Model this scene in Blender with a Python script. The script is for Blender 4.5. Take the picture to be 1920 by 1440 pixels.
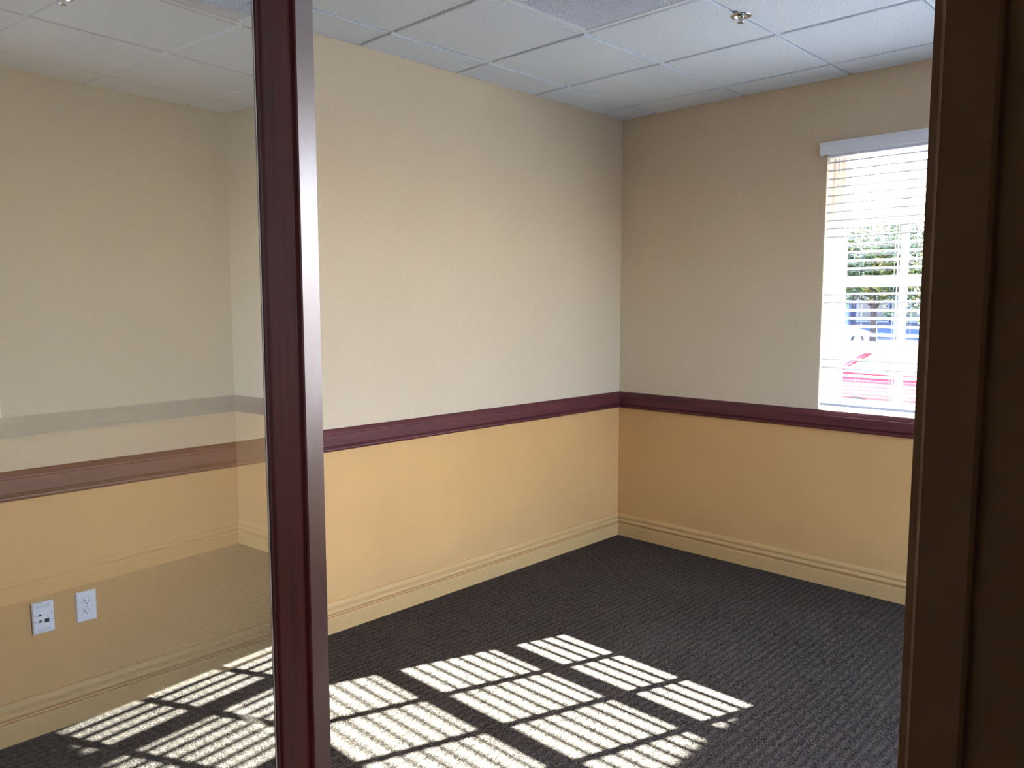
import bpy, bmesh, math, random
from mathutils import Vector, Matrix
random.seed(7)
sc = bpy.context.scene
for o in list(bpy.data.objects): bpy.data.objects.remove(o)
COL = sc.collection

# ------------------------------------------------------------------ camera
YAW, PITCH, ROLL = 0.767356, -0.098712, -0.00088
CAM = Vector((-4.28804, -3.13818, 1.54716))
fw = Vector((math.cos(PITCH)*math.cos(YAW), math.cos(PITCH)*math.sin(YAW), math.sin(PITCH)))
rt = Vector((math.sin(YAW), -math.cos(YAW), 0)); up = rt.cross(fw)
c_, s_ = math.cos(ROLL), math.sin(ROLL)
rt, up = c_*rt + s_*up, -s_*rt + c_*up
cam_d = bpy.data.cameras.new('camera'); cam = bpy.data.objects.new('camera', cam_d); COL.objects.link(cam)
cam_d.sensor_width = 36; cam_d.lens = 1482.19/1920*36; cam_d.clip_start = .02; cam_d.clip_end = 400
M_ = Matrix((rt, up, -fw)).transposed().to_4x4(); M_.translation = CAM
cam.matrix_world = M_; sc.camera = cam

# ------------------------------------------------------------------ sky, sun, exposure
SUN_DIR = Vector((1, -.355, .672)).normalized()          # towards the sun
w = bpy.data.worlds.new('world'); sc.world = w; w.use_nodes = True
nt = w.node_tree; nt.nodes.clear()
wo = nt.nodes.new('ShaderNodeOutputWorld'); bg = nt.nodes.new('ShaderNodeBackground')
sky = nt.nodes.new('ShaderNodeTexSky'); sky.sky_type = 'NISHITA'; sky.sun_disc = False
sky.sun_elevation = math.asin(SUN_DIR.z); sky.sun_rotation = math.atan2(SUN_DIR.x, SUN_DIR.y)
sky.air_density = 1.0; sky.dust_density = 1.2; sky.ozone_density = 1.5
SKY = 2.6
bg.inputs['Strength'].default_value = SKY
tint = nt.nodes.new('ShaderNodeMix'); tint.data_type = 'RGBA'; tint.blend_type = 'MULTIPLY'; tint.inputs[0].default_value = 1
tint.inputs[7].default_value = (1.06, 1.0, 1.17, 1)
nt.links.new(sky.outputs[0], tint.inputs[6]); nt.links.new(tint.outputs[2], bg.inputs[0]); nt.links.new(bg.outputs[0], wo.inputs[0])
sun_d = bpy.data.lights.new('sun', 'SUN'); sun = bpy.data.objects.new('sun', sun_d); COL.objects.link(sun)
sun_d.energy = 170; sun_d.angle = math.radians(.35); sun_d.color = (.92, 1, 1.04)
sun.rotation_euler = SUN_DIR.to_track_quat('Z', 'Y').to_euler()
sun.location = (12, -4.3, 9)
por_d = bpy.data.lights.new('window_portal', 'AREA'); por = bpy.data.objects.new('window_portal', por_d); COL.objects.link(por)
por_d.shape = 'RECTANGLE'; por_d.size = 1.5; por_d.size_y = 1.44; por_d.cycles.is_portal = True
por.location = (.64, -2.07, 1.68); por.rotation_euler = (math.pi/2, 0, math.pi/2)
por2_d = por_d.copy(); por2_d.size = 2.8; por2_d.size_y = 2.1; por2 = bpy.data.objects.new('fill_window_portal', por2_d); COL.objects.link(por2)
por2.location = (-1.85, -4.46, 1.35); por2.rotation_euler = (math.pi/2, 0, 0)  # portal at the added fill-light window
vs = sc.view_settings; vs.view_transform = 'Standard'; vs.look = 'None'; vs.gamma = 1; vs.use_curve_mapping = False
vs.exposure = 0.42
cy = sc.cycles
cy.max_bounces = 10; cy.diffuse_bounces = 6; cy.glossy_bounces = 5; cy.transmission_bounces = 6; cy.transparent_max_bounces = 24
cy.sample_clamp_indirect = 8; cy.caustics_reflective = False; cy.caustics_refractive = False
cy.use_denoising = True

# ------------------------------------------------------------------ materials
def mat(name, col=(.5,.5,.5), rough=.6, metal=0, coat=0, spec=.5, build=None):
    m = bpy.data.materials.new(name); m.use_nodes = True
    n = m.node_tree; b = n.nodes['Principled BSDF']
    b.inputs['Base Color'].default_value = (*col, 1); b.inputs['Roughness'].default_value = rough
    b.inputs['Metallic'].default_value = metal; b.inputs['Coat Weight'].default_value = coat
    b.inputs['Coat Roughness'].default_value = .12; b.inputs['Specular IOR Level'].default_value = spec
    if build: build(n, b)
    return m
def N(n, t, **k):
    x = n.nodes.new(t)
    for a, v in k.items():
        if hasattr(x, a): setattr(x, a, v)
        else: x.inputs[a.replace('_', ' ')].default_value = v
    return x
def coords(n, scale=(1,1,1)):
    tc = N(n, 'ShaderNodeTexCoord'); mp = N(n, 'ShaderNodeMapping'); mp.inputs['Scale'].default_value = scale
    n.links.new(tc.outputs['Object'], mp.inputs[0]); return mp.outputs[0]
def ramp(n, src, stops):
    r = N(n, 'ShaderNodeValToRGB'); e = r.color_ramp.elements
    e[0].position, e[0].color = stops[0][0], (*stops[0][1], 1)
    e[1].position, e[1].color = stops[-1][0], (*stops[-1][1], 1)
    for p_, c in stops[1:-1]:
        q = e.new(p_); q.color = (*c, 1)
    n.links.new(src, r.inputs[0]); return r.outputs[0]
def bump(n, b, src, strength, dist):
    bp = N(n, 'ShaderNodeBump'); bp.inputs['Strength'].default_value = strength; bp.inputs['Distance'].default_value = dist
    n.links.new(src, bp.inputs['Height']); n.links.new(bp.outputs[0], b.inputs['Normal'])
def mix(n, f, a, b, mode='MIX'):
    m = N(n, 'ShaderNodeMix', data_type='RGBA', blend_type=mode)
    for s, v in ((m.inputs[0], f), (m.inputs[6], a), (m.inputs[7], b)):
        if isinstance(v, (int, float)): s.default_value = v
        elif isinstance(v, tuple): s.default_value = (*v, 1)
        else: n.links.new(v, s)
    return m.outputs[2]
def math_(n, op, a, b=None):
    m = N(n, 'ShaderNodeMath', operation=op)
    for s, v in zip(m.inputs, (a, b)):
        if v is None: continue
        if isinstance(v, (int, float)): s.default_value = v
        else: n.links.new(v, s)
    return m.outputs[0]

def paint(col, scale=260, strength=.25, var=.05):
    def f(n, b):
        v = coords(n)
        a = N(n, 'ShaderNodeTexNoise', Scale=scale, Detail=3.0); n.links.new(v, a.inputs['Vector'])
        l = N(n, 'ShaderNodeTexNoise', Scale=1.7, Detail=4.0); n.links.new(v, l.inputs['Vector'])
        k = ramp(n, l.outputs[0], [(.3, tuple(c*(1-var) for c in col)), (.7, tuple(min(1, c*(1+var)) for c in col))])
        n.links.new(k, b.inputs['Base Color']); bump(n, b, a.outputs[0], strength, .0012)
    return f
PAINT = (.60, .348, .126)
m_paint = mat('tan_paint', rough=.55, build=paint(PAINT))
m_trim = mat('tan_trim_paint', rough=.38, build=paint((.62, .43, .20), 90, .08, .04))
m_brown = mat('shaded_casing_paint', rough=.45, build=paint((.25, .155, .10), 90, .08, .04))  # trim paint darkened: the casing's shade is put into its colour
def scuff(n, b):
    v = coords(n, (6, 1, 30)); a = N(n, 'ShaderNodeTexNoise', Scale=3.0, Detail=6.0, Roughness=.7); n.links.new(v, a.inputs['Vector'])
    l = N(n, 'ShaderNodeTexNoise', Scale=1.1, Detail=1.0); n.links.new(coords(n), l.inputs['Vector'])
    f = math_(n, 'MULTIPLY', ramp(n, a.outputs[0], [(.60, (0,0,0)), (.68, (1,1,1))]), ramp(n, l.outputs[0], [(.52, (0,0,0)), (.62, (1,1,1))]))
    n.links.new(mix(n, math_(n, 'MULTIPLY', f, .45), (.60, .37, .138), (.24, .15, .07)), b.inputs['Base Color'])
m_base = mat('tan_baseboard_paint', rough=.5, spec=.3, build=scuff)
def wallcover(n, b):
    v = coords(n, (60, 60, 330))
    wv = N(n, 'ShaderNodeTexNoise', Scale=1.0, Detail=3.0, Roughness=.6); n.links.new(v, wv.inputs['Vector'])
    v2 = coords(n, (420, 420, 40)); w2 = N(n, 'ShaderNodeTexNoise', Scale=1.0, Detail=2.0); n.links.new(v2, w2.inputs['Vector'])
    l = N(n, 'ShaderNodeTexNoise', Scale=1.3, Detail=5.0); n.links.new(coords(n), l.inputs['Vector'])
    base = ramp(n, l.outputs[0], [(.3, (.61, .497, .342)), (.7, (.66, .54, .378))])
    n.links.new(mix(n, .22, base, ramp(n, wv.outputs[0], [(.35, (.45, .365, .25)), (.65, (.73, .615, .44))])), b.inputs['Base Color'])
    bump(n, b, math_(n, 'ADD', wv.outputs[0], math_(n, 'MULTIPLY', w2.outputs[0], .5)), .35, .0015)
m_cover = mat('woven_wallcovering', rough=.8, spec=.25, build=wallcover)
m_ceilbase = mat('plenum_board', (.80, .82, .85), .9)
def tile(n, b):
    v = coords(n); a = N(n, 'ShaderNodeTexNoise', Scale=150.0, Detail=5.0, Roughness=.75); n.links.new(v, a.inputs['Vector'])
    vo = N(n, 'ShaderNodeTexVoronoi', Scale=210.0); n.links.new(v, vo.inputs['Vector'])
    n.links.new(ramp(n, a.outputs[0], [(.36, (.56, .62, .68)), (.5, (.765, .85, .94)), (.8, (.87, .93, .98))]), b.inputs['Base Color'])
    bump(n, b, math_(n, 'ADD', a.outputs[0], math_(n, 'MULTIPLY', vo.outputs[0], .5)), .8, .003)
m_tile = mat('mineral_fibre_tile', rough=.95, spec=.15, build=tile)
m_tee = mat('white_ceiling_grid', (.82, .87, .93), .4)
m_white = mat('white_plastic', (.80, .81, .84), .35)
m_whitemetal = mat('white_enamel', (.80, .85, .92), .4)
m_dark = mat('dark_slot', (.015, .013, .012), .6)
m_brass = mat('brass_contact', (.55, .38, .12), .35, 1)
m_screw = mat('painted_screw', (.62, .62, .64), .4)
m_chrome = mat('chrome', (.72, .72, .74), .12, 1)
def carpet(n, b):
    tc = N(n, 'ShaderNodeTexCoord'); sx = N(n, 'ShaderNodeSeparateXYZ'); n.links.new(tc.outputs['Object'], sx.inputs[0])
    ws = N(n, 'ShaderNodeTexNoise', Scale=26.0, Detail=2.0); n.links.new(tc.outputs['Object'], ws.inputs['Vector'])
    yy = math_(n, 'ADD', sx.outputs[1], math_(n, 'MULTIPLY', math_(n, 'SUBTRACT', ws.outputs[0], .5), .006))
    rib = math_(n, 'ADD', math_(n, 'MULTIPLY', math_(n, 'SINE', math_(n, 'MULTIPLY', yy, 2*math.pi/.034)), .5), .5)
    mp = N(n, 'ShaderNodeMapping'); mp.inputs['Scale'].default_value = (95, 190, 95); mp.inputs['Rotation'].default_value = (0, 0, .12)
    n.links.new(tc.outputs['Object'], mp.inputs[0])
    lo = N(n, 'ShaderNodeTexVoronoi', Scale=1.0); n.links.new(mp.outputs[0], lo.inputs['Vector'])
    no = N(n, 'ShaderNodeTexNoise', Scale=420.0, Detail=3.0, Roughness=.7); n.links.new(tc.outputs['Object'], no.inputs['Vector'])
    big = N(n, 'ShaderNodeTexNoise', Scale=2.2, Detail=4.0); n.links.new(tc.outputs['Object'], big.inputs['Vector'])
    loop = math_(n, 'SUBTRACT', 1.0, lo.outputs['Distance'])
    h = math_(n, 'ADD', math_(n, 'MULTIPLY', rib, .55), math_(n, 'ADD', math_(n, 'MULTIPLY', loop, .8), math_(n, 'MULTIPLY', no.outputs[0], .5)))
    c1 = ramp(n, lo.outputs['Distance'], [(.05, (.200, .164, .126)), (.55, (.122, .099, .074)), (.9, (.032, .025, .018))])
    c2 = mix(n, math_(n, 'MULTIPLY', math_(n, 'SUBTRACT', 1.0, rib), .5), c1, (.046, .037, .027))
    c3 = mix(n, math_(n, 'MULTIPLY', ramp(n, big.outputs[0], [(.5, (0,0,0)), (.75, (1,1,1))]), .22), c2, (.18, .157, .130))
    c4 = mix(n, ramp(n, no.outputs[0], [(.42, (1,1,1)), (.6, (0,0,0))]), c3, mix(n, .5, c3, (.012, .01, .009)))
    n.links.new(c4, b.inputs['Base Color']); bump(n, b, h, 1.0, .006)
m_carpet = mat('loop_pile_carpet', rough=1.0, spec=.05, build=carpet)
def cherry(base, dark, rough, coat, sc_=(22, 22, 1.2)):
    def f(n, b):
        v = coords(n, sc_)
        a = N(n, 'ShaderNodeTexNoise', Scale=1.6, Detail=6.0, Roughness=.62, Distortion=.6); n.links.new(v, a.inputs['Vector'])
        v2 = coords(n, tuple(s*9 for s in sc_)); p2 = N(n, 'ShaderNodeTexNoise', Scale=1.0, Detail=2.0); n.links.new(v2, p2.inputs['Vector'])
        k = ramp(n, a.outputs[0], [(.32, dark), (.5, base), (.72, tuple(c*1.35 for c in base))])
        n.links.new(mix(n, math_(n, 'MULTIPLY', p2.outputs[0], .35), k, dark), b.inputs['Base Color'])
        bump(n, b, p2.outputs[0], .06, .0008)
        b.inputs['Coat Weight'].default_value = coat; b.inputs['Coat Roughness'].default_value = .36
    return f
m_cherry = mat('dark_cherry_wood', rough=.36, build=cherry((.066, .0085, .0070), (.026, .0030, .0030), .36, .75))
m_satin = mat('satin_cherry_wood', rough=.6, spec=.03, build=cherry((.060, .0075, .0065), (.024, .0028, .0030), .6, 0))
m_rail = mat('cherry_chair_rail', rough=.5, spec=.35, build=cherry((.100, .022, .024), (.066, .014, .017), .5, .06, (1.2, 1.2, 20)))
def glass(tint=(.95, .965, .95), k=2.0):
    m = bpy.data.materials.new('clear_glass'); m.use_nodes = True; n = m.node_tree; n.nodes.clear()
    out = N(n, 'ShaderNodeOutputMaterial'); tr = N(n, 'ShaderNodeBsdfTransparent'); gl = N(n, 'ShaderNodeBsdfGlossy')
    tr.inputs[0].default_value = (*tint, 1); gl.inputs['Roughness'].default_value = 0.0
    fr = N(n, 'ShaderNodeFresnel', IOR=1.52); ge = N(n, 'ShaderNodeNewGeometry')
    r2 = math_(n, 'DIVIDE', math_(n, 'MULTIPLY', fr.outputs[0], k), math_(n, 'ADD', math_(n, 'MULTIPLY', fr.outputs[0], k-1), 1.0))   # all faces of the glazing: k R / (1 + (k-1) R)
    fac = math_(n, 'MULTIPLY', r2, math_(n, 'SUBTRACT', 1.0, ge.outputs['Backfacing']))
    ms = N(n, 'ShaderNodeMixShader'); n.links.new(fac, ms.inputs[0]); n.links.new(tr.outputs[0], ms.inputs[1]); n.links.new(gl.outputs[0], ms.inputs[2])
    n.links.new(ms.outputs[0], out.inputs[0]); return m
m_glass = glass(k=4.0); m_winglass = glass((.97, .98, .98))
m_sash = mat('cream_window_frame', (.74, .66, .55), .4)
m_slat = mat('white_blind_slat', (.62, .63, .66), .4)
m_slat.node_tree.nodes['Principled BSDF'].inputs['Subsurface Weight'].default_value = 0
m_cord = mat('white_cord', (.8, .8, .8), .7)
m_bracket = mat('bronze_bracket', (.30, .25, .17), .4, .6)
m_seal = mat('grey_glazing_seal', (.38, .36, .32), .6)

# ------------------------------------------------------------------ mesh helpers
def link(name, verts, faces, m, parent=None, smooth=False):
    me = bpy.data.meshes.new(name); me.from_pydata([tuple(v) for v in verts], [], faces); me.update()
    bm = bmesh.new(); bm.from_mesh(me); bmesh.ops.recalc_face_normals(bm, faces=bm.faces); bm.to_mesh(me); bm.free()
    if m: me.materials.append(m)
    if smooth:
        for p in me.polygons: p.use_smooth = True
    o = bpy.data.objects.new(name, me); COL.objects.link(o)
    if parent: o.parent = parent
    return o
def boxgeo(a, b):
    x0, y0, z0 = a; x1, y1, z1 = b
    v = [(x0,y0,z0),(x1,y0,z0),(x1,y1,z0),(x0,y1,z0),(x0,y0,z1),(x1,y0,z1),(x1,y1,z1),(x0,y1,z1)]
    f = [(0,3,2,1),(4,5,6,7),(0,1,5,4),(1,2,6,5),(2,3,7,6),(3,0,4,7)]
    return v, f
def box(name, a, b, m, parent=None, bevel=0, seg=2):
    v, f = boxgeo(a, b); o = link(name, v, f, m, parent)
    if bevel: bev(o, bevel, seg)
    return o
def bev(o, wdt, seg=2):
    bm = bmesh.new(); bm.from_mesh(o.data)
    bmesh.ops.bevel(bm, geom=bm.edges[:] , offset=wdt, segments=seg, affect='EDGES', profile=.5)
    bm.to_mesh(o.data); bm.free()
def boxes(name, lst, m, parent=None):
    V, F = [], []
    for a, b in lst:
        v, f = boxgeo(a, b); k = len(V); V += v; F += [tuple(i+k for i in q) for q in f]
    return link(name, V, F, m, parent)
def prism_xy(name, pts, z0, z1, m, parent=None):           # plan polygon extruded upwards
    n = len(pts); V = [(x, y, z0) for x, y in pts] + [(x, y, z1) for x, y in pts]
    F = [tuple(range(n-1, -1, -1)), tuple(range(n, 2*n))] + [(i, (i+1) % n, n+(i+1) % n, n+i) for i in range(n)]
    return link(name, V, F, m, parent)
def lathe(name, prof, m, parent=None, seg=28, loc=(0,0,0), smooth=True):   # prof [(r,z)]
    V, F = [], []
    for r, z in prof:
        for i in range(seg):
            a = 2*math.pi*i/seg; V.append((loc[0]+r*math.cos(a), loc[1]+r*math.sin(a), loc[2]+z))
    for j in range(len(prof)-1):
        for i in range(seg):
            F.append((j*seg+i, j*seg+(i+1) % seg, (j+1)*seg+(i+1) % seg, (j+1)*seg+i))
    F.append(tuple(range(seg))); F.append(tuple(range((len(prof)-1)*seg, len(prof)*seg)))
    return link(name, V, F, m, parent, smooth)
def tube(name, pts, r, m, parent=None, seg=8):
    V, F = [], []
    P = [Vector(p) for p in pts]
    rr = r if isinstance(r, (list, tuple)) else [r]*len(P)
    for k, p in enumerate(P):
        d = (P[min(k+1, len(P)-1)] - P[max(k-1, 0)]).normalized()
        a = d.orthogonal().normalized() if k == 0 else (a - d*a.dot(d)).normalized()
        b = d.cross(a)
        for i in range(seg):
            t = 2*math.pi*i/seg; V.append(p + (a*math.cos(t) + b*math.sin(t))*rr[k])
    for k in range(len(P)-1):
        for i in range(seg):
            F.append((k*seg+i, k*seg+(i+1) % seg, (k+1)*seg+(i+1) % seg, (k+1)*seg+i))
    F.append(tuple(range(seg))); F.append(tuple(range((len(P)-1)*seg, len(P)*seg)))
    return link(name, V, F, m, parent, True)
def tag(o, label=None, cat=None, group=None, kind=None):
    if label: o['label'] = label
    if cat: o['category'] = cat
    if group: o['group'] = group
    if kind: o['kind'] = kind
    return o
def S(o, label=None): return tag(o, label, None, None, 'structure')
def empty(name, loc=(0,0,0), rz=0):
    o = bpy.data.objects.new(name, None); COL.objects.link(o); o.location = loc; o.rotation_euler = (0, 0, rz)
    o.empty_display_size = .05; return o
def dup(o, parent, loc=None):
    c = o.copy(); COL.objects.link(c); c.parent = parent
    if loc is not None: c.location = loc
    return c

# ------------------------------------------------------------------ room shell
H = 2.743
XF, YR = -5.0, -4.3               # corridor back wall, side wall
WT = .24                          # outer wall thickness
OY0, OY1, OZ0, OZ1 = -1.345, -2.80, .976, 2.385   # window opening
PX0, PX1, PZ0, PZ1 = -3.2, -.5, .30, 2.40            # window added for fill light, in the side wall
S(box('floor', (XF, YR, -.12), (0, 0, 0), m_carpet), 'dark brown ribbed loop-pile carpet floor')
# left wall y=0
wl = S(box('wall_left', (XF, 0, 0), (0, .12, H+.1), m_paint), 'tan painted wall with beige wallcovering above chair rail')
xs = [0, -1.1914, -2.5634, -3.9354, XF]
for a, b in zip(xs, xs[1:]):
    box('wallcovering_panel', (b+.0002, -.0012, .93), (a-.0002 if a else -.0012, 0, H), m_cover, wl)
# window wall x=0 with opening
ww = S(boxes('wall_window', [((0, OY0, 0), (WT, .12, H+.1)), ((0, YR-.12, 0), (WT, OY1, H+.1)),
     ((0, OY1, 0), (WT, OY0, OZ0-.012)), ((0, OY1, OZ1), (WT, OY0, H+.1))], m_paint), 'tan painted window wall with beige wallcovering above chair rail')
ys = [(0, -.5221, .93, H), (-.5221, OY0, .93, H), (OY0, -1.894, OZ1, H), (-1.894, OY1, OZ1, H), (OY1, YR, .93, H)]
for a, b, z0, z1 in ys:
    box('wallcovering_panel', (-.0012, b+.0002 if b != OY0 else b, z0), (0, a-.0002, z1), m_cover, ww)
# far side walls
S(box('wall_back', (XF-.12, YR-.12, 0), (XF, .12, H+.1), m_cover), 'beige back wall of the corridor')
S(boxes('wall_right', [((XF, YR-.12, 0), (PX0, YR, H+.1)), ((PX1, YR-.12, 0), (0, YR, H+.1)), ((PX0, YR-.12, 0), (PX1, YR, PZ0)), ((PX0, YR-.12, PZ1), (PX1, YR, H+.1))], m_cover), 'beige side wall')
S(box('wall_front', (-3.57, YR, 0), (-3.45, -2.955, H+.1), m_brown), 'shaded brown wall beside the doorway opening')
# casing at the end of that wall, with a stepped edge
cs = [(-3.45, -2.955), (-3.45, -2.921), (-3.566, -2.9205), (-3.572, -2.9225), (-3.574, -2.929), (-3.5765, -2.9315), (-3.580, -2.933),
      (-3.580, -2.9705), (-3.578, -2.9738), (-3.57, -2.9745), (-3.57, -2.955)]
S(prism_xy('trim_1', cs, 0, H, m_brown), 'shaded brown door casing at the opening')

# mouldings: profile (d from wall, z) swept along both walls and mitred in the corner
def moulding(name, prof, side, a, m, stop=None):
    V, F = [], []; n = len(prof)
    for d, z in prof: V.append((-d, -d, z))
    for d, z in prof: V.append((a, -d, z) if side == 'left' else (-d, a, z))
    for i in range(n): F.append((i, (i+1) % n, n+(i+1) % n, n+i))
    F += [tuple(range(n)), tuple(range(2*n-1, n-1, -1))]
    return link(name, V, F, m)
def bulge(z0, z1, d0, k, steps=6):
    return [(d0 + k*math.sin(math.pi*i/steps), z0 + (z1-z0)*i/steps) for i in range(steps+1)]
BASE = [(0, 0), (.0190, 0), (.0190, .0745), (.0165, .0785), (.0060, .0800), (.0045, .0835)] + bulge(.0850, .1150, .0075, .0095, 8) + [(.0050, .1165), (.0045, .1200), (.0125, .1225), (.0135, .1290), (.0110, .1390), (.0060, .1470), (0, .149)]
S(moulding('baseboard_left', BASE, 'left', XF, m_base), 'tan moulded baseboard along the left wall')
S(moulding('baseboard_window', BASE, 'window', YR, m_base), 'tan moulded baseboard below the window')
RAIL = [(0, .871), (.013, .871), (.020, .874), (.023, .880), (.022, .887), (.017, .890), (.017, .893), (.026, .897), (.030, .902), (.030, .945), (.0285, .950), (.024, .953), (.0235, .957), (.014, .972), (.010, .976), (0, .976)]
S(moulding('trim_2', RAIL, 'left', XF, m_rail), 'dark red wooden chair rail on the left wall')
S(moulding('trim_3', RAIL, 'window', YR, m_rail), 'dark red wooden chair rail under the window')
S(box('window_sill', (.002, OY1, OZ0-.012), (WT, OY0, OZ0), m_sash), 'cream window sill')

# ------------------------------------------------------------------ suspended ceiling
ceil = S(box('ceiling', (XF, YR, H+.012), (0, 0, H+.10), m_ceilbase), 'white suspended ceiling of square mineral tiles')
PT = .603; G0 = -.25
gx = [G0 - PT*k for k in range(12) if G0 - PT*k > XF+.05]; gy = [G0 - PT*k for k in range(12) if G0 - PT*k > YR+.05]
for y in gy: box('main_tee', (XF, y-.0075, H+.006), (0, y+.0075, H+.0115), m_tee, ceil)
yb = [0] + gy + [YR]
for x in gx:
    for y0, y1 in zip(yb, yb[1:]):
        box('cross_tee', (x-.0075, y1+.0076, H+.0065), (x+.0075, y0-.0076, H+.0115), m_tee, ceil)
for nm, a, b in (('wall_angle', (XF, -.02, H+.006), (0, 0, H+.0115)), ('wall_angle', (-.02, YR, H+.006), (0, -.02, H+.0115))):
    box(nm, a, b, m_tee, ceil)
xb = [0] + gx + [XF]
skip = set()
for i in range(len(xb)-1):
    for j in range(len(yb)-1):
        if (i, j) in ((3, 2), (2, 4), (3, 4)): skip.add((i, j))
REV = .0115
proto = {}
for i in range(len(xb)-1):
    for j in range(len(yb)-1):
        if (i, j) in skip: continue
        ex = .003 if i == 0 else REV; ey = .003 if j == 0 else REV
        wx = xb[i]-xb[i+1]-ex-REV; wy = yb[j]-yb[j+1]-ey-REV
        key = (round(wx, 4), round(wy, 4)); loc = (xb[i]-ex-wx/2, yb[j]-ey-wy/2, H-.002)
        if key not in proto:
            a, b_, c = wx/2, wy/2, .0025
            V = [(-a+c,-b_+c,0),(a-c,-b_+c,0),(a-c,b_-c,0),(-a+c,b_-c,0),(-a,-b_,c),(a,-b_,c),(a,b_,c),(-a,b_,c),(-a,-b_,.0135),(a,-b_,.0135),(a,b_,.0135),(-a,b_,.0135)]
            F = [(0,1,2,3),(8,9,10,11)] + [(k, (k+1) % 4, 4+(k+1) % 4, 4+k) for k in range(4)] + [(4+k, 4+(k+1) % 4, 8+(k+1) % 4, 8+k) for k in range(4)]
            o = link('ceiling_tile', V, F, m_tile, ceil); proto[key] = o
        else: o = dup(proto[key], ceil)
        o.location = loc

# ------------------------------------------------------------------ ceiling fixtures
X0, X1, Y0, Y1 = gx[2], gx[3], gy[1], gy[2]
cv = tag(empty('ceiling_vent', ((X0+X1)/2, (Y0+Y1)/2, H)), 'white egg-crate ceiling vent set flush among the tiles', 'vent')
hw = PT/2 - .008
def ring(name, r0, r1, z0, z1, m, parent, ry=None):
    ry0, ry1 = (r0, r1) if ry is None else ry
    return boxes(name, [((-r0,-ry0,z0),(r0,-ry1,z1)), ((-r0,ry1,z0),(r0,ry0,z1)), ((-r0,-ry1,z0),(-r1,ry1,z1)), ((r1,-ry1,z0),(r0,ry1,z1))], m, parent)
ring('vent_frame', hw, hw-.022, -.004, .008, m_whitemetal, cv)
ring('inner_lip', hw-.026, hw-.031, -.002, .010, m_whitemetal, cv)
n = 44; r = hw-.031; pit = 2*r/n
blades = [((-r+pit*k-.0006, -r, -.0005), (-r+pit*k+.0006, r, .0050)) for k in range(1, n)] + [((-r, -r+pit*k-.0006, -.0003), (r, -r+pit*k+.0006, .0048)) for k in range(1, n)]
box('back_panel', (-r, -r, .0052), (r, r, .0100), m_whitemetal, cv)
tag(boxes('egg_crate_grid', blades, m_whitemetal, cv), kind='stuff')
# recessed light, only a corner of it in view
X0, X1, Y0, Y1 = gx[1], gx[3], gy[3], gy[4]
cl = tag(empty('ceiling_light', ((X0+X1)/2, (Y0+Y1)/2, H)), 'switched-off recessed ceiling light panel at the upper right corner', 'light fixture')
hx, hy = PT-.008, PT/2-.008
ring('light_frame', hx, hx-.025, -.004, .008, m_whitemetal, cl, (hy, hy-.025))
m_lens = mat('prismatic_lens', (.74, .75, .82), .25)
V, F = [], []
nr = 40
for k in range(nr+1):
    y = -hy+.025 + (2*hy-.05)*k/nr; z = .001 if k % 2 else .005
    V += [(-hx+.025, y, z), (hx-.025, y, z)]
for k in range(nr): F.append((2*k, 2*k+1, 2*k+3, 2*k+2))
k0 = len(V); V += [(-hx+.025, -hy+.025, .011), (hx-.025, -hy+.025, .011), (hx-.025, hy-.025, .011), (-hx+.025, hy-.025, .011)]
F.append((k0, k0+1, k0+2, k0+3))
link('ribbed_lens', V, F, m_lens, cl)
# sprinkler
sp = tag(empty('fire_sprinkler', (-1.176, gy[2], H-.0005)), 'small round chrome fire sprinkler head in the ceiling', 'sprinkler')
lathe('escutcheon', [(.043, .003), (.043, -.003), (.040, -.006), (.031, -.0075), (.029, -.004), (.018, -.002), (.018, .003)], m_chrome, sp)
lathe('sprinkler_body', [(.014, .002), (.014, -.010), (.010, -.012), (.010, -.018), (.006, -.019)], m_chrome, sp)
for s in (-1, 1):
    tube('frame_arm', [(.009*s, 0, -.014), (.015*s, 0, -.022), (.013*s, 0, -.030), (.003*s, 0, -.036)], .002, m_chrome, sp)
lathe('deflector', [(.003, -.033), (.003, -.0365), (.0145, -.0365), (.0155, -.0385), (.003, -.0385)], m_chrome, sp)
tube('glass_bulb', [(0, 0, -.018), (0, 0, -.034)], .0018, mat('red_bulb', (.5, .03, .02), .1), sp)

sp.scale = (1, 1, .72)

# ------------------------------------------------------------------ window
wn = S(empty('window_1', (0, 0, 0)), 'tall multi-pane window behind a white blind')
FX = .15                                    # plane of the panes
IY0, IY1 = -1.392, -2.745; IZ0, IZ1 = .985, 2.372
# stepped frame (jambs, head, bottom)
def frame_ring(name, y0, y1, z0, z1, wd, x0, x1, m):
    boxes(name, [((x0, y0-wd, z0), (x1, y0, z1)), ((x0, y1, z0), (x1, y1+wd, z1)), ((x0, y1+wd, z0), (x1, y0-wd, z0+wd)), ((x0, y1+wd, z1-wd), (x1, y0-wd, z1))], m, wn)
boxes('jamb_liner', [((.001, OY0-.004, OZ0), (.085, OY0-.0005, OZ1)), ((.001, OY1+.0005, OZ0), (.085, OY1+.004, OZ1)), ((.001, OY1+.004, OZ1-.004), (.085, OY0-.004, OZ1-.0005))], m_sash, wn)
frame_ring('outer_frame', OY0, OY1, OZ0, OZ1, .020, .085, .225, m_sash)
frame_ring('frame_stop', OY0-.020, OY1+.020, OZ0+.014, OZ1-.014, .012, .105, .20, m_sash)
frame_ring('sash_frame', OY0-.030, OY1+.030, OZ0+.016, OZ1-.022, .028, .125, .175, m_sash)
pitch_y, pitch_z = .3385, .351
ycs = [-1.375 - pitch_y*k for k in range(1, 4)]          # vertical bars at about -1.713, -2.05, -2.39
zcs = [1.323, 1.674, 2.025]
for y in ycs: box('vertical_muntin', (FX-.016, y-.017, IZ0), (FX+.016, y+.017, IZ1), m_sash, wn, .004)
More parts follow.
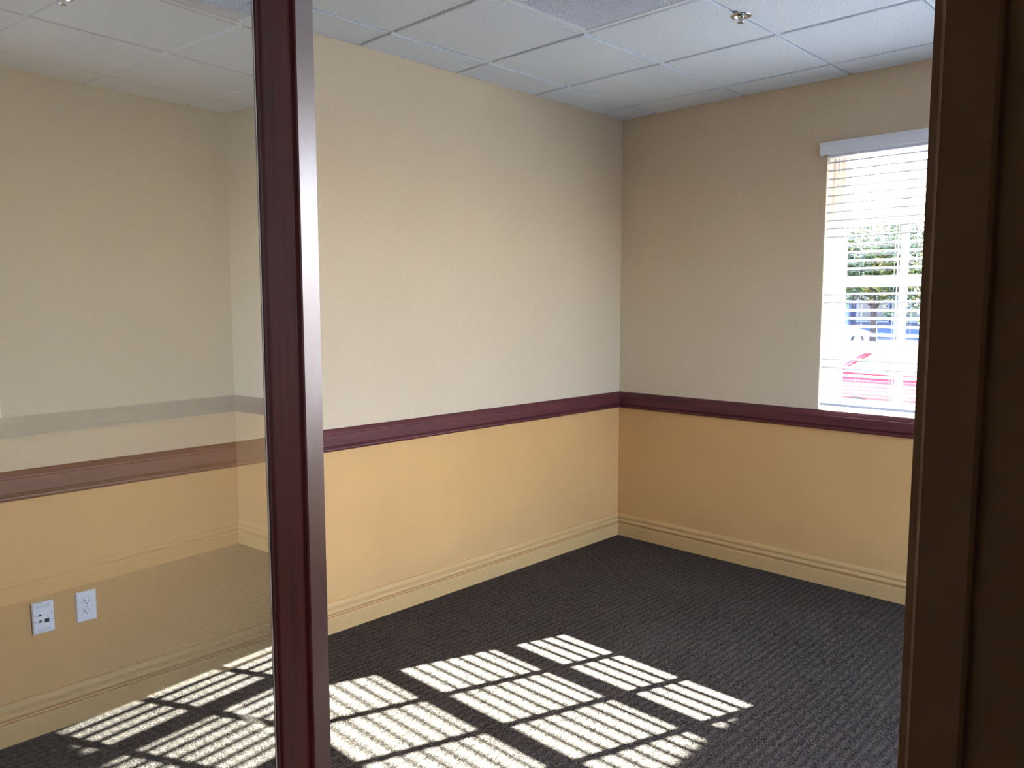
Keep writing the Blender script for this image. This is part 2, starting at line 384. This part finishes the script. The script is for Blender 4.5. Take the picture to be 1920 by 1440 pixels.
for z in zcs: box('horizontal_rail', (FX-.019, IY1, z-.027), (FX+.019, IY0, z+.027), m_sash, wn, .004)
yl = [-1.400] + ycs + [-2.745]; zl = [.985] + zcs + [2.36]
for a, b in zip(yl, yl[1:]):
    for c, d in zip(zl, zl[1:]):
        box('window_pane', (FX-.003, b+.015, c+.024), (FX+.003, a-.015, d-.024), m_winglass, wn)
lk = box('sash_latch', (.085, OY0-.028, 1.118), (.105, OY0-.0205, 1.146), m_bracket, wn, .002)
tube('latch_lever', [(.09, OY0-.026, 1.128), (.075, OY0-.036, 1.118), (.068, OY0-.038, 1.108)], .0045, m_bracket, lk)
# head projection outside (stucco head over the window)
S(box('trim_4', (WT, OY1-.12, OZ1+.0), (WT+.36, OY0+.12, OZ1+.14), m_sash), 'cream stucco head over the window outside')

# window added out of view in the side wall, to let in fill light
w2 = S(empty('window_fill', (0, 0, 0)), 'wide unseen window added in the side wall for fill light')
ya, yb2 = YR-.09, YR-.03
boxes('outer_frame', [((PX0, ya, PZ0), (PX0+.05, yb2, PZ1)), ((PX1-.05, ya, PZ0), (PX1, yb2, PZ1)), ((PX0+.05, ya, PZ0), (PX1-.05, yb2, PZ0+.05)), ((PX0+.05, ya, PZ1-.05), (PX1-.05, yb2, PZ1))], m_sash, w2)
for k in range(1, 3): box('vertical_muntin', (PX0+(PX1-PX0)*k/3-.02, ya, PZ0+.05), (PX0+(PX1-PX0)*k/3+.02, yb2, PZ1-.05), m_sash, w2)
for k in range(3): box('window_pane', (PX0+(PX1-PX0)*k/3+.03, YR-.063, PZ0+.05), (PX0+(PX1-PX0)*(k+1)/3-.03, YR-.057, PZ1-.05), m_winglass, w2)

# ------------------------------------------------------------------ blind
BX = .030; SW = .039; PZ = .0439
bl = tag(empty('window_blind', (BX, (OY0+OY1)/2, OZ0)), 'white horizontal slat blind hanging open in the window', 'blind')
def bpart(o): o.parent = bl; o.matrix_parent_inverse = Matrix.Translation(bl.location).inverted(); return o
by0, by1 = OY0-.008, OY1+.008
# valance with a moulded face and returned ends
vp = [(0, 2.341), (-.006, 2.341), (-.010, 2.346), (-.010, 2.352), (-.0075, 2.355), (-.0075, 2.385), (-.011, 2.393), (-.016, 2.399), (-.016, 2.404), (0, 2.404)]
V, F = [], []; nV = len(vp)
for yy in (OY0+.018, OY1-.018):
    V += [(-.040+d, yy, z) for d, z in vp]
F = [(i, (i+1) % nV, nV+(i+1) % nV, nV+i) for i in range(nV)] + [tuple(range(nV)), tuple(range(2*nV-1, nV-1, -1))]
va = bpart(link('valance', V, F, m_whitemetal))
for yy in (OY0+.018, OY1-.012):
    o = box('valance_return', (-.040, yy-.006, 2.341), (-.0015, yy, 2.404), m_whitemetal); o.parent = va
bpart(box('head_rail', (BX-.028, by1, 2.335), (BX+.028, by0, 2.382), m_whitemetal))
slat_z = [2.312 - PZ*k for k in range(30)]
def slat_mesh(tilt):
    V, F = [], []; ns = 7; th = .0026
    ca, sa = math.cos(tilt), math.sin(tilt)
    for yy in (by0, by1):
        pr = []
        for k in range(ns): 
            u = -SW/2 + SW*k/(ns-1); c = .0028*(1-(2*u/SW)**2); pr.append((u, c))
        for k in range(ns-1, -1, -1):
            u = -SW/2 + SW*k/(ns-1); c = .0028*(1-(2*u/SW)**2) - th; pr.append((u, c))
        V += [(u*ca - c*sa, yy, u*sa + c*ca) for u, c in pr]
    n2 = 2*ns
    F = [(i, (i+1) % n2, n2+(i+1) % n2, n2+i) for i in range(n2)] + [tuple(range(n2)), tuple(range(2*n2-1, n2-1, -1))]
    return V, F
for k, z in enumerate(slat_z):
    zb = (z - 1.0)/1.3
    V, F = slat_mesh(math.radians(14 + 4.5*zb + random.uniform(-.8, .8)))
    o = bpart(link('slat', V, F, m_slat, None)); o.location = (BX, 0, z+random.uniform(-.0008, .0008))
zb_ = slat_z[-1] - .031
bpart(box('bottom_rail', (BX-.025, by1, zb_-.008), (BX+.025, by0, zb_+.008), m_whitemetal, None, .003))
for yc in (-1.452, -1.712, -2.072, -2.432, -2.692):
    for dx in (-.0215, .0215):
        bpart(tube('ladder_cord', [(BX+dx, yc, zb_), (BX+dx, yc, 2.335)], .0011, m_cord, None, 6))
    bpart(tube('lift_cord', [(BX-.003, yc-.012, zb_), (BX-.003, yc-.012, 2.335)], .0011, m_cord, None, 6))

# ------------------------------------------------------------------ wall plates on the left wall
def plate(name, label, x, z, cat):
    t = tag(empty(name, (x, 0, z)), label, cat)
    return t
def inset_plate(parent, depth, m):
    a, b_, c = .035, .0572, .004
    V = [(-a,0,-b_),(a,0,-b_),(a,0,b_),(-a,0,b_),(-a,-depth+c,-b_),(a,-depth+c,-b_),(a,-depth+c,b_),(-a,-depth+c,b_),(-a+c,-depth,-b_+c),(a-c,-depth,-b_+c),(a-c,-depth,b_-c),(-a+c,-depth,b_-c)]
    F = [(0,3,2,1),(8,9,10,11)] + [(k, (k+1) % 4, 4+(k+1) % 4, 4+k) for k in range(4)] + [(4+k, 4+(k+1) % 4, 8+(k+1) % 4, 8+k) for k in range(4)]
    return link('cover_plate', V, F, m, parent)
po = plate('power_outlet', 'white duplex power outlet with two three-prong sockets', -3.334, .4305, 'outlet')
inset_plate(po, .0065, m_white)
for s in (1, -1):
    zc = .0195*s
    V, F = [], []; ns = 28
    for dd in (-.006, -.0088):
        for i in range(ns):
            t = 2*math.pi*i/ns; V.append((.0172*math.cos(t), dd, zc + max(-.0142, min(.0142, .0172*math.sin(t)))))
    F = [(i, (i+1) % ns, ns+(i+1) % ns, ns+i) for i in range(ns)] + [tuple(range(ns)), tuple(range(2*ns-1, ns-1, -1))]
    so = link('socket_face', V, F, m_white, po)
    boxes('wide_slot', [((-.0078, -.0091, zc-.001), (-.0058, -.0075, zc+.0075)), ((-.0105, -.0091, zc+.0015), (-.0058, -.0075, zc+.0035))], m_dark, so)
    box('narrow_slot', (.0058, -.0091, zc-.0005), (.0076, -.0075, zc+.0065), m_dark, so)
    box('ground_hole', (-.0023, -.0091, zc-.0095), (.0023, -.0075, zc-.005), m_dark, so, .0004, 1)
def ylathe(name, r, d0, d1, x, z, m, parent, seg=16):
    V = [(x+r*math.cos(2*math.pi*i/seg), d, z+r*math.sin(2*math.pi*i/seg)) for d in (d0, d1) for i in range(seg)]
    F = [(i, (i+1) % seg, seg+(i+1) % seg, seg+i) for i in range(seg)] + [tuple(range(seg)), tuple(range(2*seg-1, seg-1, -1))]
    return link(name, V, F, m, parent)
scw = ylathe('plate_screw', .0028, -.006, -.0078, 0, 0, m_screw, po)
box('screw_slot', (-.0022, -.0081, -.0004), (.0022, -.0075, .0004), m_dark, scw)
dp = plate('data_outlet', 'white data wall plate with network jacks and a black port', -3.480, .4305, 'outlet')
inset_plate(dp, .0125, m_white)
D = -.0125
for s in (1, -1):
    lb = box('label_window', (-.0215, D-.0012, .0435*s-.0055), (.0215, D+.001, .0435*s+.0055), mat('clear_label_cover', (.72, .72, .76), .12), dp, .0008, 1)
    for sx in (-.0195, .0195): box('cover_clip', (sx-.0018, D-.0018, .0435*s-.0045), (sx+.0018, D-.0008, .0435*s+.0045), m_screw, lb)
def jack(x, z, plug):
    fr = box('jack_module', (x-.0085, D-.0008, z-.0078), (x+.0085, D+.001, z+.0078), m_white, dp, .0006, 1)
    if plug == 'blank': box('blank_insert', (x-.0072, D-.0012, z-.0066), (x+.0072, D, z+.0066), m_white, fr, .0006, 1); return
    if plug == 'black': box('black_insert', (x-.0074, D-.0016, z-.0072), (x+.0074, D, z+.0072), m_dark, fr, .0006, 1); return
    prism = [(x-.006, z+.001), (x-.006, z-.0035), (x+.006, z-.0035), (x+.006, z+.001), (x+.003, z+.001), (x+.003, z+.0045), (x-.003, z+.0045), (x-.003, z+.001)]
    nP = len(prism)
    V = [(a, d, b_) for d in (D-.0012, D) for a, b_ in prism]
    F = [tuple(range(nP)), tuple(range(2*nP-1, nP-1, -1))] + [(i, (i+1) % nP, nP+(i+1) % nP, nP+i) for i in range(nP)]
    link('jack_opening', V, F, m_dark, fr)
    box('jack_contacts', (x-.0045, D-.0014, z-.0036), (x+.0045, D-.0010, z-.0018), m_brass, fr)
jack(-.0105, .0105, 'rj'); jack(-.0105, -.0125, 'rj'); jack(.0105, .0105, 'blank'); jack(.0105, -.0125, 'black')
for x, z in ((-.026, .0105), (-.026, -.0125), (.027, .0105), (.027, -.0125)): box('port_mark', (x-.0035, D-.0006, z-.0005), (x+.0035, D+.0005, z+.0005), m_dark, dp)

# ------------------------------------------------------------------ open glass door beside the camera
GA = math.radians(48.21)
gd = Vector((math.cos(GA), math.sin(GA), 0)); gn = Vector((math.sin(GA), -math.cos(GA), 0))      # along the leaf, towards the room side seen
E0 = Vector((-3.9665, -2.5485, 0))                       # where the glass meets the stile
door = S(empty('door_1', (E0.x, E0.y, 0), GA), 'open glass door leaf framed in dark cherry wood')
# local axes: +x along the leaf away from the camera, -y towards the camera side
ZB, ZT = .012, 2.42
stile = [(0, 0), (.0012, -.0006), (.0035, -.0009), (.006, -.0006), (.009, -.0004), (.012, -.0005), (.015, -.0016), (.018, -.0022), (.122, -.0022), (.1265, -.0030), (.131, -.0062), (.1355, -.0072), (.140, -.0062),
         (.146, -.0015), (.152, .0045), (.1565, .0125), (.1575, .036), (.034, .0072), (.034, .0001), (0, .0001)]
def dprism(name, pts, z0, z1, m): return prism_xy(name, pts, z0, z1, m, door)
dprism('lock_stile', stile, ZB, ZT, m_satin)
L = .80
def mir(pts): return [(-(x)-.70, y) for x, y in pts][::-1]
dprism('hinge_stile', mir([(0, 0), (.006, -.001), (.018, -.0022), (.115, -.0022), (.115, .036), (.0, .030)]), ZB, ZT, m_cherry)
for nm, z0, z1 in (('bottom_rail', ZB, .24), ('top_rail', ZT-.13, ZT)):
    box(nm, (-.70, -.0022, z0), (0, .030, z1), m_satin, door, .002)
box('glass_pane', (-.7, .0002, .24), (.0335, .0062, ZT-.13), m_glass, door)
box('glazing_seal', (-.0035, -.0001, .24), (0, .0002, ZT-.13), m_seal, door)
# cherry post standing just beyond the leaf; its pale face mirrors the window
PHI = math.radians(34)
def on_ray(ang, r): return Vector((CAM.x + r*math.cos(math.radians(ang)), CAM.y + r*math.sin(math.radians(ang)), 0))
A = on_ray(58.80, .870); pd = Vector((math.cos(PHI), math.sin(PHI), 0)); pn = Vector((-math.sin(PHI), math.cos(PHI), 0))
rb = math.radians(57.52); rdv = Vector((math.cos(rb), math.sin(rb), 0)); q = A - CAM
PW = (rdv.x*q.y - rdv.y*q.x)/(rdv.y*pd.x - rdv.x*pd.y)
post = S(empty('trim_5', (A.x, A.y, 0), PHI), 'slim dark cherry door post beside the glass door')
PW = abs(PW)
e = .0015
prism_xy('post_shaft', [(e, 0), (PW-e, 0), (PW, e), (PW, .045), (0, .045), (0, e)], 0, H, m_cherry, post)

# ------------------------------------------------------------------ outside
GZ = -.5
def asphalt(n, b):
    a = N(n, 'ShaderNodeTexNoise', Scale=30.0, Detail=4.0); n.links.new(coords(n), a.inputs['Vector'])
    n.links.new(ramp(n, a.outputs[0], [(.3, (.042, .047, .060)), (.7, (.058, .064, .080))]), b.inputs['Base Color'])
m_asph = mat('asphalt', rough=.9, build=asphalt)
m_conc = mat('pale_concrete', rough=.9, build=paint((.52, .51, .49), 40, .2, .08))
S(box('ground', (-60, -60, GZ-.2), (120, 90, GZ), m_asph), 'sunlit asphalt parking lot outside')
S(box('bounce_walk', (WT, -40, GZ), (7.0, 60, GZ+.12), m_conc), 'unseen pale concrete walk added to bounce sunlight indoors')  # added unseen reflector: throws sunlight up to the ceiling
m_stucco = mat('cream_stucco', rough=.9, build=paint((.62, .54, .42), 60, .4, .06))
# unseen wing added to block sun: its roof edge cuts the sun patches' right end
S(box('wall_sun_blocker', (3.5, -14, GZ), (9, -4.40, 5.0), m_stucco), 'unseen cream wing added outside to block the sun')
S(box('wall_exterior', (WT, -9, H+.1), (WT+.2, 12, 5.5), m_stucco), 'cream stucco facade above the window')

# --- building across the lot
nb = tag(empty('neighbour_building', (52, 16.5, GZ)), 'low building with tiled roof across the parking lot', 'building')
m_wall2 = mat('grey_mauve_stucco', rough=.9, build=paint((.055, .056, .085), 30, .3, .08))
m_col = mat('pale_column_stucco', (.14, .17, .26), .8)
m_wdark = mat('dark_window_glass', (.03, .035, .045), .08)
m_rooft = mat('brown_roof_tile', rough=.7, build=paint((.22, .12, .085), 14, .4, .3))
box('facade', (0, -17, 0), (10, 17, 3.9), m_wall2, nb)
box('plinth_band', (-.06, -17.05, 0), (0, 17.05, .55), mat('slate_blue_band', (.05, .08, .17), .8), nb)
for y in (-12, -8.5, -5, -1.5, 2, 5.5, 9): box('column', (-.55, y-.28, 0), (-.06, y+.28, 3.6), m_col, nb)
for y in (-10.2, -6.7, -3.2, .3, 3.8, 7.3):
    f = box('window_frame', (-.12, y-1.1, .9), (-.0, y+1.1, 2.9), m_col, nb)
    box('pane', (-.15, y-1.0, 1.0), (-.12, y-.04, 2.8), m_wdark, f); box('pane', (-.15, y+.04, 1.0), (-.12, y+1.0, 2.8), m_wdark, f)
V = [(-1.4, -18, 3.75), (11, -18, 3.75), (11, 18, 3.75), (-1.4, 18, 3.75), (4.8, -12, 6.3), (4.8, 12, 6.3), (-1.4, -18, 3.9), (11, -18, 3.9), (11, 18, 3.9), (-1.4, 18, 3.9)]
F = [(0,1,2,3), (6,7,4), (7,8,5,4), (8,9,5), (9,6,4,5), (0,1,7,6), (1,2,8,7), (2,3,9,8), (3,0,6,9)]
rf = link('roof', V, F, m_rooft, nb)
for k in range(48):
    y = -11.7 + k*.5; tube('ridge_tile', [(4.8, y-.24, 6.32), (4.8, y+.26, 6.36)], [.20, .25], m_rooft, rf, 8)

# --- trees
m_bark = mat('bark', (.035, .028, .024), .9)
def leafy(n, b):
    oi = N(n, 'ShaderNodeTexNoise', Scale=1.6, Detail=3.0); n.links.new(coords(n), oi.inputs['Vector'])
    n.links.new(ramp(n, oi.outputs[0], [(.35, (.012, .034, .003)), (.5, (.040, .070, .004)), (.64, (.14, .110, .006))]), b.inputs['Base Color'])
m_leaf = mat('green_yellow_leaf', rough=.55, build=leafy)
def tree(loc, h, r, label, nl=2600, seed=1):
    rn = random.Random(seed)
    t = tag(empty('street_tree', loc), label, 'tree', None)
    zc = h - r*.72
    tr = tube('trunk', [(0, 0, 0), (.05, .03, h*.25), (-.03, .06, h*.5), (0, 0, zc+.2)], [.17, .13, .11, .05], m_bark, t)
    for k in range(9):
        a = k*2.4; z = h*.38 + k*.13
        tube('branch', [(0, .03, z), (r*.35*math.cos(a), r*.35*math.sin(a), z+.45), (r*.75*math.cos(a), r*.75*math.sin(a), z+.75)], [.06, .04, .015], m_bark, tr, 6)
    lobes = [(rn.uniform(-.6, .6)*r, rn.uniform(-.6, .6)*r, zc + rn.uniform(-.35, .45)*r, rn.uniform(.35, .62)*r) for _ in range(16)]
    V, F = [], []
    for _ in range(nl):
        lx, ly, lz, lr = rn.choice(lobes)
        d = Vector((rn.gauss(0, 1), rn.gauss(0, 1), rn.gauss(0, 1))).normalized()*lr*rn.random()**.4
        c = Vector((lx, ly, lz)) + d
        a = Vector((rn.gauss(0, 1), rn.gauss(0, 1), rn.gauss(0, .6))).normalized(); b2 = a.orthogonal().normalized()
        s = rn.uniform(.08, .15); nn = a.cross(b2)*s*.25
        k = len(V); V += [c - a*s, c + b2*s*.5 + nn, c + a*s, c - b2*s*.5 + nn]; F += [(k, k+1, k+2), (k, k+2, k+3)]
    me = bpy.data.meshes.new('foliage'); me.from_pydata(V, [], F); me.materials.append(m_leaf)
    o = bpy.data.objects.new('foliage', me); COL.objects.link(o); o.parent = t; o['kind'] = 'stuff'
    return t
def spot(px, rng):       # a place on the lot along a bearing
    a = YAW - math.atan((px-960)/1489.0); return CAM.x + rng*math.cos(a), CAM.y + rng*math.sin(a)
x, y = spot(1640, 33); tree((x, y, GZ), 4.9, 2.2, 'bushy green and yellow tree across the parking lot', 7500, 3)
x, y = spot(1790, 41); tree((x, y, GZ), 4.6, 2.0, 'second leafy tree partly hidden by the door casing', 2600, 5)

# --- cars
m_tyre = mat('tyre_rubber', (.02, .02, .02), .8)
m_rim = mat('alloy_rim', (.6, .6, .62), .3, .8)
m_carglass = mat('car_glass', (.10, .15, .16), .06, 0, .4)
m_lamp = mat('headlamp', (.75, .77, .8), .1, 0, .5)
m_black = mat('black_trim', (.02, .02, .022), .45)
def car(name, label, loc, rz, col):
    t = tag(empty(name, loc, rz), label, 'car')
    mp = mat('car_paint', col, .45, 0, .1)
    st = [(-2.12, .36, .80, .72), (-2.05, .28, .95, .80), (-1.6, .22, 1.00, .86), (-.9, .20, .97, .88), (0, .20, .95, .89), (.75, .20, .95, .88), (1.25, .22, .90, .86), (1.75, .24, .80, .82), (2.05, .28, .68, .74), (2.14, .34, .58, .62)]
    V, F = [], []; n_ = 10
    for x, z0, z1, hw_ in st:
        m2 = (z0+z1)/2
        V += [(x, -hw_*.86, z0), (x, -hw_*.99, z0+.12), (x, -hw_, m2), (x, -hw_*.97, z1-.12), (x, -hw_*.84, z1), (x, hw_*.84, z1), (x, hw_*.97, z1-.12), (x, hw_, m2), (x, hw_*.99, z0+.12), (x, hw_*.86, z0)]
    for k in range(len(st)-1):
        for i in range(n_): F.append((k*n_+i, k*n_+(i+1) % n_, (k+1)*n_+(i+1) % n_, (k+1)*n_+i))
    F += [tuple(range(n_)), tuple(range((len(st)-1)*n_, len(st)*n_))]
    link('body', V, F, mp, t, True)
    # cabin: glass solid, roof skin and pillars
    bt = [(-1.75, .70), (1.05, .74)]; tp = [(-1.05, .56), (.25, .58)]
    zb2, zt = .93, 1.40
    g = [(bt[0][0], -bt[0][1], zb2), (bt[1][0], -bt[1][1], zb2), (bt[1][0], bt[1][1], zb2), (bt[0][0], bt[0][1], zb2), (tp[0][0], -tp[0][1], zt), (tp[1][0], -tp[1][1], zt), (tp[1][0], tp[1][1], zt), (tp[0][0], tp[0][1], zt)]
    link('cabin_glass', g, [(0,3,2,1), (4,5,6,7), (0,1,5,4), (1,2,6,5), (2,3,7,6), (3,0,4,7)], m_carglass, t)
    ro = box('roof', (tp[0][0]-.06, -.60, zt-.01), (tp[1][0]+.06, .60, zt+.045), mp, t, .02)
    for i in range(4): tube('pillar', [g[i], g[i+4]], .042, mp, t, 8)
    for s in (-1, 1):
        tube('pillar', [(-.35, s*.735, zb2), (-.42, s*.585, zt)], .038, mp, t, 8)
        box('door_mirror', (.72, s*.90-.09, .96), (.86, s*.90+.09, 1.08), mp, t, .03)
        box('headlamp', (1.86, s*.56-.16, .58), (2.10, s*.56+.16, .72), m_lamp, t, .03)
        box('door_handle', (-.25, s*.905-.012, .76), (-.05, s*.905+.012, .79), m_black, t, .004)
        for xx in (-1.32, 1.36):
            V = [(xx + rr*math.cos(2*math.pi*i/24), s*.80+dd, .31+rr*math.sin(2*math.pi*i/24)) for dd, rr in ((-.1, .30), (-.08, .315), (.08, .315), (.1, .30)) for i in range(24)]
            F = [(j*24+i, j*24+(i+1) % 24, (j+1)*24+(i+1) % 24, (j+1)*24+i) for j in range(3) for i in range(24)] + [tuple(range(24)), tuple(range(72, 96))]
            wh = link('wheel', V, F, m_tyre, t)
            V = [(xx + rr*math.cos(2*math.pi*i/24), s*(.80+dd), .31+rr*math.sin(2*math.pi*i/24)) for dd, rr in ((.06, .20), (.11, .20), (.115, .06)) for i in range(24)]
            F = [(j*24+i, j*24+(i+1) % 24, (j+1)*24+(i+1) % 24, (j+1)*24+i) for j in range(2) for i in range(24)] + [tuple(range(24)), tuple(range(48, 72))]
            link('rim', V, F, m_rim, wh)
    box('grille', (2.06, -.38, .40), (2.16, .38, .54), m_black, t, .02)
    box('bumper', (2.02, -.70, .26), (2.20, .70, .37), mp, t, .03)
    return t
x, y = spot(1800, 14.2); car('parked_car', 'red car parked just outside the window', (x, y, GZ), YAW - math.pi/2 - .55, (.42, .004, .014))
x, y = spot(1548, 44); car('parked_car', 'white car parked across the lot beneath the tree', (x, y, GZ), YAW - math.pi/2 - .1, (.75, .76, .78))
